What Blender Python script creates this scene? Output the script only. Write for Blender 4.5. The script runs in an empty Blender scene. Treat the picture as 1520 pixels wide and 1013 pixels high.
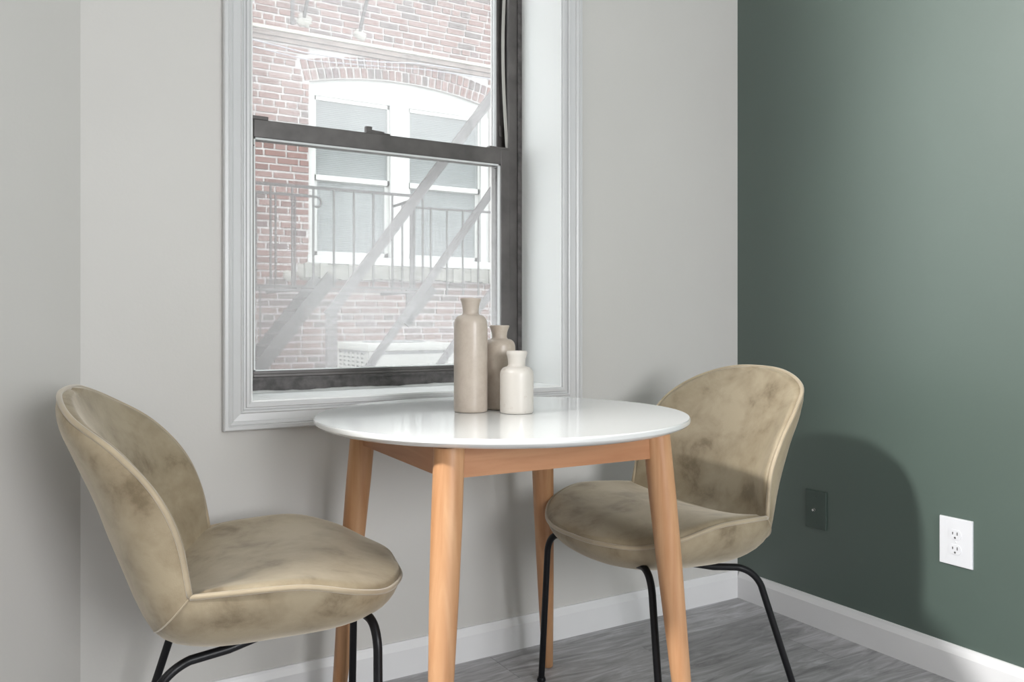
import bpy, bmesh, math, random
from mathutils import Vector, Matrix
random.seed(7)
S = bpy.context.scene
COL = S.collection
R = math.radians

# ------------------------------------------------------------------ camera, world, lights, exposure
YAW = 30.7
cam_d = bpy.data.cameras.new('camera')
cam_d.sensor_fit = 'HORIZONTAL'
cam_d.sensor_width = 36.0
cam_d.lens = 36.0 * 1229.0 / 1520.0
cam_d.shift_y = (476.0 - 506.5) / 1520.0
cam_d.clip_start = 0.02
cam = bpy.data.objects.new('camera', cam_d)
COL.objects.link(cam)
cam.location = (0, 0, 1.0)
cam.rotation_euler = (R(90), 0, R(-YAW))
S.camera = cam

S.view_settings.view_transform = 'Standard'
S.view_settings.look = 'None'
S.view_settings.gamma = 1.0
S.view_settings.use_curve_mapping = False
S.view_settings.exposure = 0.0

world = bpy.data.worlds.new('overcast_sky')
S.world = world
world.use_nodes = True
wn = world.node_tree.nodes['Background']
wn.inputs['Color'].default_value = (0.94, 0.97, 1.0, 1)
wn.inputs['Strength'].default_value = 4.8


def lamp(name, kind, loc, look_dir, energy, color=(1, 1, 1), **kw):
    d = bpy.data.lights.new(name, kind)
    d.energy = energy
    d.color = color
    for k, v in kw.items():
        setattr(d, k, v)
    o = bpy.data.objects.new(name, d)
    COL.objects.link(o)
    o.location = loc
    o.rotation_euler = Vector(look_dir).to_track_quat('-Z', 'Y').to_euler()
    return o


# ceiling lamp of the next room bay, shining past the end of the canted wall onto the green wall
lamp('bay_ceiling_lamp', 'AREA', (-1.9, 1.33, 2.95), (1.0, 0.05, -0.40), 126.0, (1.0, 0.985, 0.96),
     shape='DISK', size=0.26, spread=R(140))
# added fill light behind the camera, sized to the unseen rear wall's opening
lamp('rear_fill_light', 'AREA', (1.0, -2.9, 1.6), (0.0, 1, -0.05), 85.0, (0.98, 0.985, 1.0),
     shape='RECTANGLE', size=1.4, size_y=1.5)

# ------------------------------------------------------------------ materials
MATS = {}


def new_mat(name):
    m = bpy.data.materials.new(name)
    m.use_nodes = True
    nt = m.node_tree
    b = nt.nodes['Principled BSDF']
    MATS[name] = m
    return m, nt, b


def plain(name, col, rough=0.5, metal=0.0, noise=0.0, scale=8.0, bump=0.0, bscale=200.0, coat=0.0):
    m, nt, b = new_mat(name)
    b.inputs['Base Color'].default_value = (*col, 1)
    b.inputs['Roughness'].default_value = rough
    b.inputs['Metallic'].default_value = metal
    b.inputs['Coat Weight'].default_value = coat
    tc = nt.nodes.new('ShaderNodeTexCoord')
    if noise:
        n = nt.nodes.new('ShaderNodeTexNoise')
        n.inputs['Scale'].default_value = scale
        n.inputs['Detail'].default_value = 6
        r = nt.nodes.new('ShaderNodeValToRGB')
        lo = tuple(c * (1 - noise) for c in col)
        hi = tuple(min(1, c * (1 + noise)) for c in col)
        r.color_ramp.elements[0].color = (*lo, 1)
        r.color_ramp.elements[1].color = (*hi, 1)
        r.color_ramp.elements[0].position = 0.3
        r.color_ramp.elements[1].position = 0.7
        nt.links.new(tc.outputs['Object'], n.inputs['Vector'])
        nt.links.new(n.outputs['Fac'], r.inputs['Fac'])
        nt.links.new(r.outputs['Color'], b.inputs['Base Color'])
    if bump:
        n2 = nt.nodes.new('ShaderNodeTexNoise')
        n2.inputs['Scale'].default_value = bscale
        bp = nt.nodes.new('ShaderNodeBump')
        bp.inputs['Strength'].default_value = bump
        bp.inputs['Distance'].default_value = 0.002
        nt.links.new(tc.outputs['Object'], n2.inputs['Vector'])
        nt.links.new(n2.outputs['Fac'], bp.inputs['Height'])
        nt.links.new(bp.outputs['Normal'], b.inputs['Normal'])
    return m


WALL = plain('wall_paint', (0.60, 0.588, 0.565), 0.55, noise=0.015, scale=2.5, bump=0.10, bscale=120)
GREEN = plain('green_paint', (0.075, 0.110, 0.093), 0.46, noise=0.03, scale=3, bump=0.06, bscale=140)
MATS['green_paint'].node_tree.nodes['Principled BSDF'].inputs['Specular IOR Level'].default_value = 1.0
CEIL = plain('ceiling_paint', (0.75, 0.75, 0.74), 0.8)
BASEP = plain('baseboard_paint', (0.80, 0.80, 0.81), 0.35, noise=0.02, scale=5)
TRIM = plain('trim_paint', (0.60, 0.605, 0.61), 0.32, noise=0.02, scale=5, bump=0.05, bscale=60)
JAMB = plain('jamb_paint', (0.87, 0.88, 0.87), 0.4)
BRONZE = plain('bronze_metal', (0.095, 0.088, 0.085), 0.38, metal=0.3, noise=0.25, scale=14)
BRONZE_W = plain('weathered_bronze', (0.075, 0.069, 0.068), 0.6, noise=0.5, scale=42, bump=0.5, bscale=90)
for _n in MATS['weathered_bronze'].node_tree.nodes:
    if _n.bl_idname == 'ShaderNodeValToRGB':          # flecks of old white paint
        _e = _n.color_ramp.elements.new(0.745)
        _e.color = (0.12, 0.11, 0.11, 1)
        _e = _n.color_ramp.elements.new(0.77)
        _e.color = (0.5, 0.5, 0.5, 1)
STRIPM = plain('weatherstrip', (0.42, 0.41, 0.38), 0.5)
GASKET = plain('glazing_bead', (0.70, 0.72, 0.72), 0.4)
WHITE_TOP = plain('white_lacquer', (0.76, 0.77, 0.765), 0.13, coat=0.3)
BLACKM = plain('black_powder_coat', (0.006, 0.006, 0.008), 0.36)
MATS['black_powder_coat'].node_tree.nodes['Principled BSDF'].inputs['Specular IOR Level'].default_value = 0.3
PLAST = plain('white_plastic', (0.72, 0.73, 0.76), 0.3)
SLOT = plain('dark_slot', (0.10, 0.10, 0.10), 0.6)
GREY_FACE = plain('receptacle_plastic', (0.72, 0.73, 0.76), 0.35)
GREENP = plain('painted_plate', (0.060, 0.085, 0.073), 0.4)
METAL = plain('connector_metal', (0.7, 0.7, 0.68), 0.25, metal=1.0)
EXTW = plain('exterior_white_paint', (0.413, 0.413, 0.396), 0.5, noise=0.05, scale=3)
STONE = plain('sill_stone', (0.189, 0.185, 0.163), 0.85, noise=0.3, scale=9, bump=0.6, bscale=30)
LEDGE = plain('ledge_stone', (0.413, 0.387, 0.335), 0.8, noise=0.12, scale=8)
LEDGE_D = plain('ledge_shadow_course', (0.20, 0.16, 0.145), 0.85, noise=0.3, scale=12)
IRON = plain('painted_iron', (0.050, 0.045, 0.044), 0.6, noise=0.3, scale=20)
IRON_L = plain('weathered_stair_iron', (0.077, 0.070, 0.070), 0.6, noise=0.3, scale=12)
MORTAR = plain('mortar', (0.404, 0.383, 0.370), 0.9, noise=0.14, scale=6, bump=0.5, bscale=60)
PLASTER = plain('patch_plaster', (0.258, 0.245, 0.219), 0.9, noise=0.15, scale=14, bump=0.6, bscale=40)
ACM = plain('condenser_paint', (0.327, 0.323, 0.301), 0.5, noise=0.05, scale=6)
ACD = plain('condenser_inner', (0.18, 0.18, 0.18), 0.7)
GROUND = plain('alley_concrete', (0.33, 0.32, 0.31), 0.9, noise=0.2, scale=4)
BLIND = plain('blind_vinyl', (0.310, 0.327, 0.318), 0.5)
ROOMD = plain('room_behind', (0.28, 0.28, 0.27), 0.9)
CABLE = plain('cable_rubber', (0.30, 0.30, 0.33), 0.6)
BRICKS = [plain('brick_%s' % n, c, 0.9, noise=0.22, scale=16, bump=0.7, bscale=70) for n, c in (
    ('red', (0.155, 0.079, 0.067)), ('rose', (0.176, 0.105, 0.093)), ('brown', (0.124, 0.065, 0.056)),
    ('plum', (0.105, 0.065, 0.065)), ('soot', (0.087, 0.062, 0.058)))]


def wood_mat():
    m, nt, b = new_mat('beech_wood')
    tc = nt.nodes.new('ShaderNodeTexCoord')
    mp = nt.nodes.new('ShaderNodeMapping')
    mp.inputs['Scale'].default_value = (14, 14, 1.0)
    n = nt.nodes.new('ShaderNodeTexNoise')
    n.inputs['Scale'].default_value = 3.0
    n.inputs['Detail'].default_value = 8
    n.inputs['Distortion'].default_value = 0.6
    r = nt.nodes.new('ShaderNodeValToRGB')
    e = r.color_ramp.elements
    e[0].position, e[0].color = 0.30, (0.45, 0.215, 0.095, 1)
    e[1].position, e[1].color = 0.72, (0.60, 0.35, 0.19, 1)
    nt.links.new(tc.outputs['Object'], mp.inputs['Vector'])
    nt.links.new(mp.outputs['Vector'], n.inputs['Vector'])
    nt.links.new(n.outputs['Fac'], r.inputs['Fac'])
    nt.links.new(r.outputs['Color'], b.inputs['Base Color'])
    b.inputs['Roughness'].default_value = 0.42
    return m


def apron_mat():
    m = wood_mat()
    m.name = 'beech_wood_apron'
    for n in m.node_tree.nodes:
        if n.bl_idname == 'ShaderNodeMapping':
            n.inputs['Scale'].default_value = (1.2, 14, 14)
        if n.bl_idname == 'ShaderNodeValToRGB':
            n.color_ramp.elements[0].color = (0.40, 0.18, 0.085, 1)
            n.color_ramp.elements[1].color = (0.52, 0.27, 0.14, 1)
    return m


def apron_mat_y():
    m = apron_mat()
    m.name = 'beech_wood_apron_cross'
    for n in m.node_tree.nodes:
        if n.bl_idname == 'ShaderNodeMapping':
            n.inputs['Scale'].default_value = (14, 1.2, 14)
    return m


WOOD, APRON, APRON_Y = wood_mat(), apron_mat(), apron_mat_y()


def velvet_mat():
    m, nt, b = new_mat('tan_velvet')
    tc = nt.nodes.new('ShaderNodeTexCoord')
    oi = nt.nodes.new('ShaderNodeObjectInfo')
    n = nt.nodes.new('ShaderNodeTexNoise')
    n.noise_dimensions = '4D'
    n.inputs['Scale'].default_value = 10.5
    n.inputs['Detail'].default_value = 5
    n.inputs['Roughness'].default_value = 0.6
    n.inputs['Distortion'].default_value = 0.3
    mu = nt.nodes.new('ShaderNodeMath')
    mu.operation = 'MULTIPLY'
    mu.inputs[1].default_value = 9.0
    nt.links.new(oi.outputs['Random'], mu.inputs[0])
    nt.links.new(mu.outputs[0], n.inputs['W'])
    r = nt.nodes.new('ShaderNodeValToRGB')
    e = r.color_ramp.elements
    e[0].position, e[0].color = 0.34, (0.172, 0.130, 0.076, 1)
    e[1].position, e[1].color = 0.60, (0.365, 0.302, 0.205, 1)
    x = r.color_ramp.elements.new(0.46)
    x.color = (0.298, 0.240, 0.157, 1)
    nt.links.new(tc.outputs['Object'], n.inputs['Vector'])
    nt.links.new(n.outputs['Fac'], r.inputs['Fac'])
    nt.links.new(r.outputs['Color'], b.inputs['Base Color'])
    b.inputs['Roughness'].default_value = 0.55
    b.inputs['Sheen Weight'].default_value = 0.55
    b.inputs['Sheen Roughness'].default_value = 0.35
    b.inputs['Sheen Tint'].default_value = (0.95, 0.88, 0.76, 1)
    n2 = nt.nodes.new('ShaderNodeTexNoise')
    n2.inputs['Scale'].default_value = 420
    bp = nt.nodes.new('ShaderNodeBump')
    bp.inputs['Strength'].default_value = 0.15
    bp.inputs['Distance'].default_value = 0.002
    nt.links.new(tc.outputs['Object'], n2.inputs['Vector'])
    nt.links.new(n2.outputs['Fac'], bp.inputs['Height'])
    nt.links.new(bp.outputs['Normal'], b.inputs['Normal'])
    return m


VELVET = velvet_mat()
PIPING = plain('velvet_piping', (0.40, 0.325, 0.22), 0.5, noise=0.12, scale=12)
MATS['velvet_piping'].node_tree.nodes['Principled BSDF'].inputs['Sheen Weight'].default_value = 0.5


def plank_mat():
    m, nt, b = new_mat('grey_oak_vinyl')
    tc = nt.nodes.new('ShaderNodeTexCoord')
    oi = nt.nodes.new('ShaderNodeObjectInfo')
    mp = nt.nodes.new('ShaderNodeMapping')
    mp.inputs['Scale'].default_value = (1.1, 7.0, 1.0)
    ad = nt.nodes.new('ShaderNodeVectorMath')
    ad.operation = 'ADD'
    sc = nt.nodes.new('ShaderNodeVectorMath')
    sc.operation = 'SCALE'
    sc.inputs['Scale'].default_value = 40.0
    cmb = nt.nodes.new('ShaderNodeCombineXYZ')
    nt.links.new(oi.outputs['Random'], cmb.inputs[0])
    nt.links.new(oi.outputs['Random'], cmb.inputs[1])
    nt.links.new(cmb.outputs[0], sc.inputs[0])
    nt.links.new(tc.outputs['Object'], mp.inputs['Vector'])
    nt.links.new(mp.outputs['Vector'], ad.inputs[0])
    nt.links.new(sc.outputs[0], ad.inputs[1])
    n = nt.nodes.new('ShaderNodeTexNoise')
    n.inputs['Scale'].default_value = 3.4
    n.inputs['Detail'].default_value = 9
    n.inputs['Roughness'].default_value = 0.65
    n.inputs['Distortion'].default_value = 1.6
    nt.links.new(ad.outputs[0], n.inputs['Vector'])
    r = nt.nodes.new('ShaderNodeValToRGB')
    e = r.color_ramp.elements
    e[0].position, e[0].color = 0.28, (0.21, 0.205, 0.21, 1)
    e[1].position, e[1].color = 0.74, (0.66, 0.66, 0.69, 1)
    x = r.color_ramp.elements.new(0.5)
    x.color = (0.40, 0.395, 0.405, 1)
    nt.links.new(n.outputs['Fac'], r.inputs['Fac'])
    hv = nt.nodes.new('ShaderNodeHueSaturation')
    mr = nt.nodes.new('ShaderNodeMapRange')
    mr.inputs['To Min'].default_value = 0.82
    mr.inputs['To Max'].default_value = 1.14
    nt.links.new(oi.outputs['Random'], mr.inputs['Value'])
    nt.links.new(mr.outputs['Result'], hv.inputs['Value'])
    nt.links.new(r.outputs['Color'], hv.inputs['Color'])
    nt.links.new(hv.outputs['Color'], b.inputs['Base Color'])
    b.inputs['Roughness'].default_value = 0.42
    bp = nt.nodes.new('ShaderNodeBump')
    bp.inputs['Strength'].default_value = 0.12
    bp.inputs['Distance'].default_value = 0.003
    nt.links.new(n.outputs['Fac'], bp.inputs['Height'])
    nt.links.new(bp.outputs['Normal'], b.inputs['Normal'])
    return m


PLANK = plank_mat()
GAP = plain('plank_joint', (0.05, 0.05, 0.05), 0.8)


def ceramic_mat(name, base, low, blotch):
    m, nt, b = new_mat(name)
    tc = nt.nodes.new('ShaderNodeTexCoord')
    n = nt.nodes.new('ShaderNodeTexNoise')
    n.inputs['Scale'].default_value = 26
    n.inputs['Detail'].default_value = 8
    n.inputs['Roughness'].default_value = 0.7
    r = nt.nodes.new('ShaderNodeValToRGB')
    e = r.color_ramp.elements
    e[0].position, e[0].color = 0.28, (*low, 1)
    e[1].position, e[1].color = 0.28 + blotch, (*base, 1)
    nt.links.new(tc.outputs['Object'], n.inputs['Vector'])
    nt.links.new(n.outputs['Fac'], r.inputs['Fac'])
    nt.links.new(r.outputs['Color'], b.inputs['Base Color'])
    b.inputs['Roughness'].default_value = 0.40
    b.inputs['Coat Weight'].default_value = 0.18
    b.inputs['Coat Roughness'].default_value = 0.12
    return m


CER_TALL = ceramic_mat('taupe_glaze', (0.52, 0.45, 0.385), (0.44, 0.37, 0.31), 0.3)
CER_MID = ceramic_mat('sand_glaze', (0.53, 0.46, 0.39), (0.42, 0.34, 0.27), 0.35)
CER_SMALL = ceramic_mat('cream_glaze', (0.63, 0.595, 0.55), (0.50, 0.43, 0.375), 0.14)


def pane_mat(name, dust, dust_hi, z_top=None, z_bot=None):
    """clear glass with a film of dust and painted-in glare haze: mostly see-through, some light scattered, a faint reflection"""
    m = bpy.data.materials.new(name)
    m.use_nodes = True
    nt = m.node_tree
    nt.nodes.clear()
    out = nt.nodes.new('ShaderNodeOutputMaterial')
    tr = nt.nodes.new('ShaderNodeBsdfTransparent')
    tr.inputs['Color'].default_value = (0.97, 0.985, 0.98, 1)
    tl = nt.nodes.new('ShaderNodeBsdfTranslucent')
    tl.inputs['Color'].default_value = (0.80, 0.80, 0.80, 1)
    gl = nt.nodes.new('ShaderNodeBsdfGlossy')
    gl.inputs['Roughness'].default_value = 0.02
    mx = nt.nodes.new('ShaderNodeMixShader')
    mx2 = nt.nodes.new('ShaderNodeMixShader')
    mx2.inputs[0].default_value = 0.05
    tc = nt.nodes.new('ShaderNodeTexCoord')
    n = nt.nodes.new('ShaderNodeTexNoise')
    n.inputs['Scale'].default_value = 9.0
    n.inputs['Detail'].default_value = 12
    n.inputs['Roughness'].default_value = 0.85
    mr = nt.nodes.new('ShaderNodeMapRange')
    mr.inputs['From Min'].default_value = 0.32
    mr.inputs['From Max'].default_value = 0.72
    mr.inputs['To Min'].default_value = dust
    mr.inputs['To Max'].default_value = dust_hi
    nt.links.new(tc.outputs['Object'], n.inputs['Vector'])
    nt.links.new(n.outputs['Fac'], mr.inputs['Value'])
    if z_top is None:
        nt.links.new(mr.outputs['Result'], mx.inputs[0])
    else:                       # dust and haze made denser towards the bottom of the pane
        sp = nt.nodes.new('ShaderNodeSeparateXYZ')
        zr = nt.nodes.new('ShaderNodeMapRange')
        zr.inputs['From Min'].default_value = z_bot
        zr.inputs['From Max'].default_value = z_top
        zr.inputs['To Min'].default_value = 1.0
        zr.inputs['To Max'].default_value = 0.42
        mm = nt.nodes.new('ShaderNodeMath')
        mm.operation = 'MULTIPLY'
        nt.links.new(tc.outputs['Object'], sp.inputs[0])
        nt.links.new(sp.outputs['Z'], zr.inputs['Value'])
        nt.links.new(zr.outputs['Result'], mm.inputs[0])
        nt.links.new(mr.outputs['Result'], mm.inputs[1])
        nt.links.new(mm.outputs[0], mx.inputs[0])
    nt.links.new(tr.outputs[0], mx.inputs[1])
    nt.links.new(tl.outputs[0], mx.inputs[2])
    nt.links.new(mx.outputs[0], mx2.inputs[1])
    nt.links.new(gl.outputs[0], mx2.inputs[2])
    nt.links.new(mx2.outputs[0], out.inputs['Surface'])
    return m


PANE_UP = pane_mat('dust_haze_glass_upper', 0.17, 0.23)  # glare haze over the view is mixed into the panes along with dust
PANE_LOW = pane_mat('dust_haze_glass_lower', 0.18, 0.31, 1.45, 1.0)
PANE_FAR = plain('far_glass', (0.258, 0.275, 0.275), 0.08)
b_ = MATS['far_glass'].node_tree.nodes['Principled BSDF']
b_.inputs['Transmission Weight'].default_value = 0.0
b_.inputs['Alpha'].default_value = 0.35


# ------------------------------------------------------------------ mesh helpers
class MB:
    def __init__(self):
        self.bm = bmesh.new()

    def box(self, x0, x1, y0, y1, z0, z1, bevel=0.0):
        vs = [self.bm.verts.new((x, y, z)) for z in (z0, z1) for y in (y0, y1) for x in (x0, x1)]
        fs = [(0, 2, 3, 1), (4, 5, 7, 6), (0, 1, 5, 4), (2, 6, 7, 3), (0, 4, 6, 2), (1, 3, 7, 5)]
        faces = [self.bm.faces.new([vs[i] for i in f]) for f in fs]
        if bevel:
            es = list({e for f in faces for e in f.edges})
            bmesh.ops.bevel(self.bm, geom=es, offset=bevel, segments=2, affect='EDGES', profile=0.6)
        return self

    def bar(self, p, q, w, d, up=(0, 0, 1)):
        """rectangular bar from p to q, w wide across, d deep along 'up'"""
        p, q = Vector(p), Vector(q)
        t = (q - p).normalized()
        u = Vector(up)
        s = t.cross(u).normalized()
        u = s.cross(t).normalized()
        vs = []
        for c in (p, q):
            for a, b in ((-1, -1), (1, -1), (1, 1), (-1, 1)):
                vs.append(self.bm.verts.new(c + s * (a * w / 2) + u * (b * d / 2)))
        for f in ((3, 2, 1, 0), (4, 5, 6, 7), (0, 1, 5, 4), (1, 2, 6, 5), (2, 3, 7, 6), (3, 0, 4, 7)):
            self.bm.faces.new([vs[i] for i in f])
        return self

    def tube(self, pts, rad, n=10, closed=False):
        pts = [Vector(p) for p in pts]
        N = len(pts)
        rads = rad if isinstance(rad, (list, tuple)) else [rad] * N
        rings = []
        nrm = None
        for i, p in enumerate(pts):
            if closed:
                t = (pts[(i + 1) % N] - pts[i - 1]).normalized()
            else:
                t = (pts[min(i + 1, N - 1)] - pts[max(i - 1, 0)]).normalized()
            if nrm is None:
                nrm = t.orthogonal().normalized()
            nrm = (nrm - t * nrm.dot(t))
            nrm = nrm.normalized() if nrm.length > 1e-6 else t.orthogonal().normalized()
            bn = t.cross(nrm)
            rings.append([self.bm.verts.new(p + (nrm * math.cos(a) + bn * math.sin(a)) * rads[i])
                          for a in [2 * math.pi * k / n for k in range(n)]])
        m = N if closed else N - 1
        for i in range(m):
            a, b = rings[i], rings[(i + 1) % N]
            for k in range(n):
                self.bm.faces.new((a[k], a[(k + 1) % n], b[(k + 1) % n], b[k]))
        if not closed:
            self.bm.faces.new(rings[0][::-1])
            self.bm.faces.new(rings[-1])
        return self

    def lathe(self, prof, n=48, c=(0, 0, 0)):
        rings = []
        for r, z in prof:
            if r < 1e-6:
                rings.append([self.bm.verts.new((c[0], c[1], c[2] + z))])
            else:
                rings.append([self.bm.verts.new((c[0] + r * math.cos(2 * math.pi * k / n),
                                                 c[1] + r * math.sin(2 * math.pi * k / n), c[2] + z)) for k in range(n)])
        for a, b in zip(rings, rings[1:]):
            for k in range(n):
                k2 = (k + 1) % n
                if len(a) == 1 and len(b) == 1:
                    continue
                if len(a) == 1:
                    self.bm.faces.new((a[0], b[k2], b[k]))
                elif len(b) == 1:
                    self.bm.faces.new((a[k], a[k2], b[0]))
                else:
                    self.bm.faces.new((a[k], a[k2], b[k2], b[k]))
        return self

    def prism(self, poly, axis, a, b):
        """extrude a 2-D polygon along an axis ('x','y','z') from a to b"""
        def pt(u, v, w):
            return {'x': (w, u, v), 'y': (u, w, v), 'z': (u, v, w)}[axis]
        A = [self.bm.verts.new(pt(u, v, a)) for u, v in poly]
        B = [self.bm.verts.new(pt(u, v, b)) for u, v in poly]
        self.bm.faces.new(A)
        self.bm.faces.new(B[::-1])
        n = len(poly)
        for i in range(n):
            self.bm.faces.new((A[i], B[i], B[(i + 1) % n], A[(i + 1) % n]))
        return self

    def grid(self, rows, closed_v=False):
        vr = [[self.bm.verts.new(p) for p in r] for r in rows]
        for a, b in zip(vr, vr[1:]):
            for k in range(len(a) - 1):
                self.bm.faces.new((a[k], a[k + 1], b[k + 1], b[k]))
        return self

    def build(self, name, mat, parent=None, smooth=False, angle=None, kind=None, merge=0.0):
        if merge:
            bmesh.ops.remove_doubles(self.bm, verts=self.bm.verts, dist=merge)
        bmesh.ops.recalc_face_normals(self.bm, faces=self.bm.faces)
        me = bpy.data.meshes.new(name)
        self.bm.to_mesh(me)
        self.bm.free()
        me.materials.append(mat)
        if smooth:
            for p in me.polygons:
                p.use_smooth = True
            if angle:
                me.set_sharp_from_angle(angle=R(angle))
        o = bpy.data.objects.new(name, me)
        COL.objects.link(o)
        if parent:
            o.parent = parent
        if kind:
            o['kind'] = kind
        return o


def bx(*a, bevel=0.0):
    return MB().box(*a, bevel=bevel)


def tag(o, label, cat, group=None, kind=None):
    o['label'] = label
    o['category'] = cat
    if group:
        o['group'] = group
    if kind:
        o['kind'] = kind
    return o


def thing(name, label, cat, loc=(0, 0, 0), rotz=0.0, group=None, kind=None):
    o = bpy.data.objects.new(name, None)
    o.empty_display_size = 0.1
    COL.objects.link(o)
    o.location = loc
    o.rotation_euler = (0, 0, rotz)
    return tag(o, label, cat, group, kind)


def copy_tree(o, parent=None):
    c = o.copy()
    COL.objects.link(c)
    if parent:
        c.parent = parent
    for ch in list(o.children):
        copy_tree(ch, c)
    return c


# ------------------------------------------------------------------ room shell
WY = 2.166          # inner face of the window wall
GX = 2.238          # face of the green wall
CX0 = 0.12          # corner between the window wall and the canted left wall
OX0, OX1 = 0.503, 1.469      # window opening
OZ0, OZ1 = 0.787, 2.42
WT = 0.46           # wall thickness
CEILZ = 3.10
BACK = -3.0
CANT = R(50)

floor = bx(-2.9, GX + 0.1, BACK - 0.1, WY + 0.1, -0.08, -0.006).build('floor', GAP)
tag(floor, 'grey oak look vinyl plank floor of the dining corner', 'floor', kind='structure')
PW, PL = 0.185, 1.22
row = 0
y1 = WY
pl_mesh = {}
while y1 > BACK:
    y0 = max(y1 - PW, BACK)
    wallx = max(CX0 - (WY - y1) * math.tan(CANT) - 0.02, -0.76) if y1 > 1.42 else -2.4
    off = (1.2 + row * 0.437) % PL
    x = GX - PL * 5 + (off - (GX % PL)) % PL
    x = off - PL * 5
    while x < GX:
        a, b = max(x, wallx), min(x + PL, GX)
        if b - a > 0.02:
            o = bx(a - (a + b) / 2 + 0.0006, b - (a + b) / 2 - 0.0006, -(y1 - y0) / 2 + 0.0006, (y1 - y0) / 2 - 0.0006,
                   -0.006, 0.0).build('plank', PLANK, floor)
            o.location = ((a + b) / 2, (y0 + y1) / 2, 0)
        x += PL
    y1 -= PW
    row += 1

ceil = bx(-2.9, GX + 0.1, BACK - 0.1, WY + 0.1, CEILZ, CEILZ + 0.1).build('ceiling', CEIL)
tag(ceil, 'plain white ceiling over the room', 'ceiling', kind='structure')

w = MB()
w.box(-2.5, OX0, WY, WY + WT, 0, CEILZ)
w.box(OX1, GX + 0.12, WY, WY + WT, 0, CEILZ)
w.box(OX0, OX1, WY, WY + WT, 0, OZ0)
w.box(OX0, OX1, WY, WY + WT, OZ1, CEILZ)
wn_ = w.build('wall_north', WALL)
tag(wn_, 'pale warm grey wall around the window', 'wall', kind='structure')
we = bx(GX, GX + 0.12, BACK, WY, 0, CEILZ).build('wall_east', GREEN)
tag(we, 'dark sage green accent wall behind the right chair', 'wall', kind='structure')
LW = 1.14           # length of the canted pier face
lw = MB()
lw.prism([(0, 0), (0, -LW), (-0.12, -LW), (-0.5, 0)], 'z', 0, CEILZ)
lw = lw.build('wall_west', WALL)
lw.location = (CX0, WY, 0)
lw.rotation_euler = (0, 0, -CANT)
tag(lw, 'pale grey canted wall behind the left chair', 'wall', kind='structure')
wb = bx(-2.5, -2.4, BACK, WY, 0, CEILZ).build('wall_far_west', WALL)
tag(wb, 'pale grey outer wall of the room beyond the canted wall', 'wall', kind='structure')
ws = MB()
ws.box(-2.5, 0.28, BACK - 0.12, BACK, 0, CEILZ)
ws.box(1.72, GX + 0.12, BACK - 0.12, BACK, 0, CEILZ)
ws.box(0.28, 1.72, BACK - 0.12, BACK, 0, 0.8)
ws.box(0.28, 1.72, BACK - 0.12, BACK, 2.4, CEILZ)
ws = ws.build('wall_south', WALL)
tag(ws, 'pale grey wall behind the photographer with a wide window opening', 'wall', kind='structure')


def base_profile():
    # (distance from wall, height)
    return [(0, 0.0), (0.014, 0.0), (0.014, 0.074), (0.0115, 0.080), (0.0075, 0.090), (0.006, 0.0965), (0, 0.0975)]


bn = MB()
bn.prism([(WY - d, z) for d, z in base_profile()], 'x', CX0 - 0.01, GX - 0.0)
bn = bn.build('baseboard_north', BASEP)
tag(bn, 'white baseboard under the window wall', 'baseboard', kind='structure')
be = MB()
be.prism([(GX - d, z) for d, z in base_profile()], 'y', BACK, WY - 0.0142)
be = be.build('baseboard_east', BASEP)
tag(be, 'white baseboard along the green wall', 'baseboard', kind='structure')
bw = MB()
bw.prism([(d, z) for d, z in base_profile()], 'y', -LW, -0.02)
bw = bw.build('baseboard_west', BASEP)
bw.location = lw.location
bw.rotation_euler = lw.rotation_euler
tag(bw, 'white baseboard along the canted left wall', 'baseboard', kind='structure')

# ------------------------------------------------------------------ the near window
win = thing('window_1', 'dark bronze sash window with white moulded casing beside the table', 'window', kind='structure')
CW = 0.066
# (offset outward from the opening edge, proud of the wall)
CPROF = [(-0.004, 0.0), (-0.004, 0.010), (0.002, 0.013), (0.008, 0.013), (0.010, 0.008), (0.014, 0.008), (0.017, 0.014),
         (0.021, 0.0155), (0.024, 0.013), (0.042, 0.0150), (0.044, 0.0185), (0.050, 0.0205), (0.053, 0.0195), (0.055, 0.0225), (0.063, 0.0225),
         (CW, 0.019), (CW, 0.0)]


def casing(side):
    mb = MB()
    ring = []
    for o, h in CPROF:
        y = WY - h
        a = {'left': ((OX0 - o, y, OZ0 - o), (OX0 - o, y, OZ1 + o)),
             'right': ((OX1 + o, y, OZ0 - o), (OX1 + o, y, OZ1 + o)),
             'bottom': ((OX0 - o, y, OZ0 - o), (OX1 + o, y, OZ0 - o)),
             'top': ((OX0 - o, y, OZ1 + o), (OX1 + o, y, OZ1 + o))}[side]
        ring.append(a)
    n = len(ring)
    A = [mb.bm.verts.new(r[0]) for r in ring]
    B = [mb.bm.verts.new(r[1]) for r in ring]
    for i in range(n - 1):
        mb.bm.faces.new((A[i], A[i + 1], B[i + 1], B[i]))
    mb.bm.faces.new(A[::-1])
    mb.bm.faces.new(B)
    return mb.build('casing', TRIM, win)


for s in ('left', 'right', 'bottom', 'top'):
    casing(s)
FY = 2.40           # room side of the metal frame
JT = 0.008
bx(OX0, OX0 + JT, WY - 0.004, FY + 0.03, OZ0, OZ1).build('jamb_liner', JAMB, win)
bx(OX1 - JT, OX1, WY - 0.004, FY + 0.03, OZ0, OZ1).build('jamb_liner', JAMB, win)
bx(OX0 + JT, OX1 - JT, WY - 0.006, FY + 0.03, OZ0, OZ0 + JT).build('stool', JAMB, win)
bx(OX0 + JT, OX1 - JT, WY - 0.004, FY + 0.03, OZ1 - JT, OZ1).build('head_liner', JAMB, win)
# small stop bead round the inside of the casing
FX0, FX1 = OX0 + JT, OX1 - JT
sx0, sx1 = 0.532, 1.411
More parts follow.
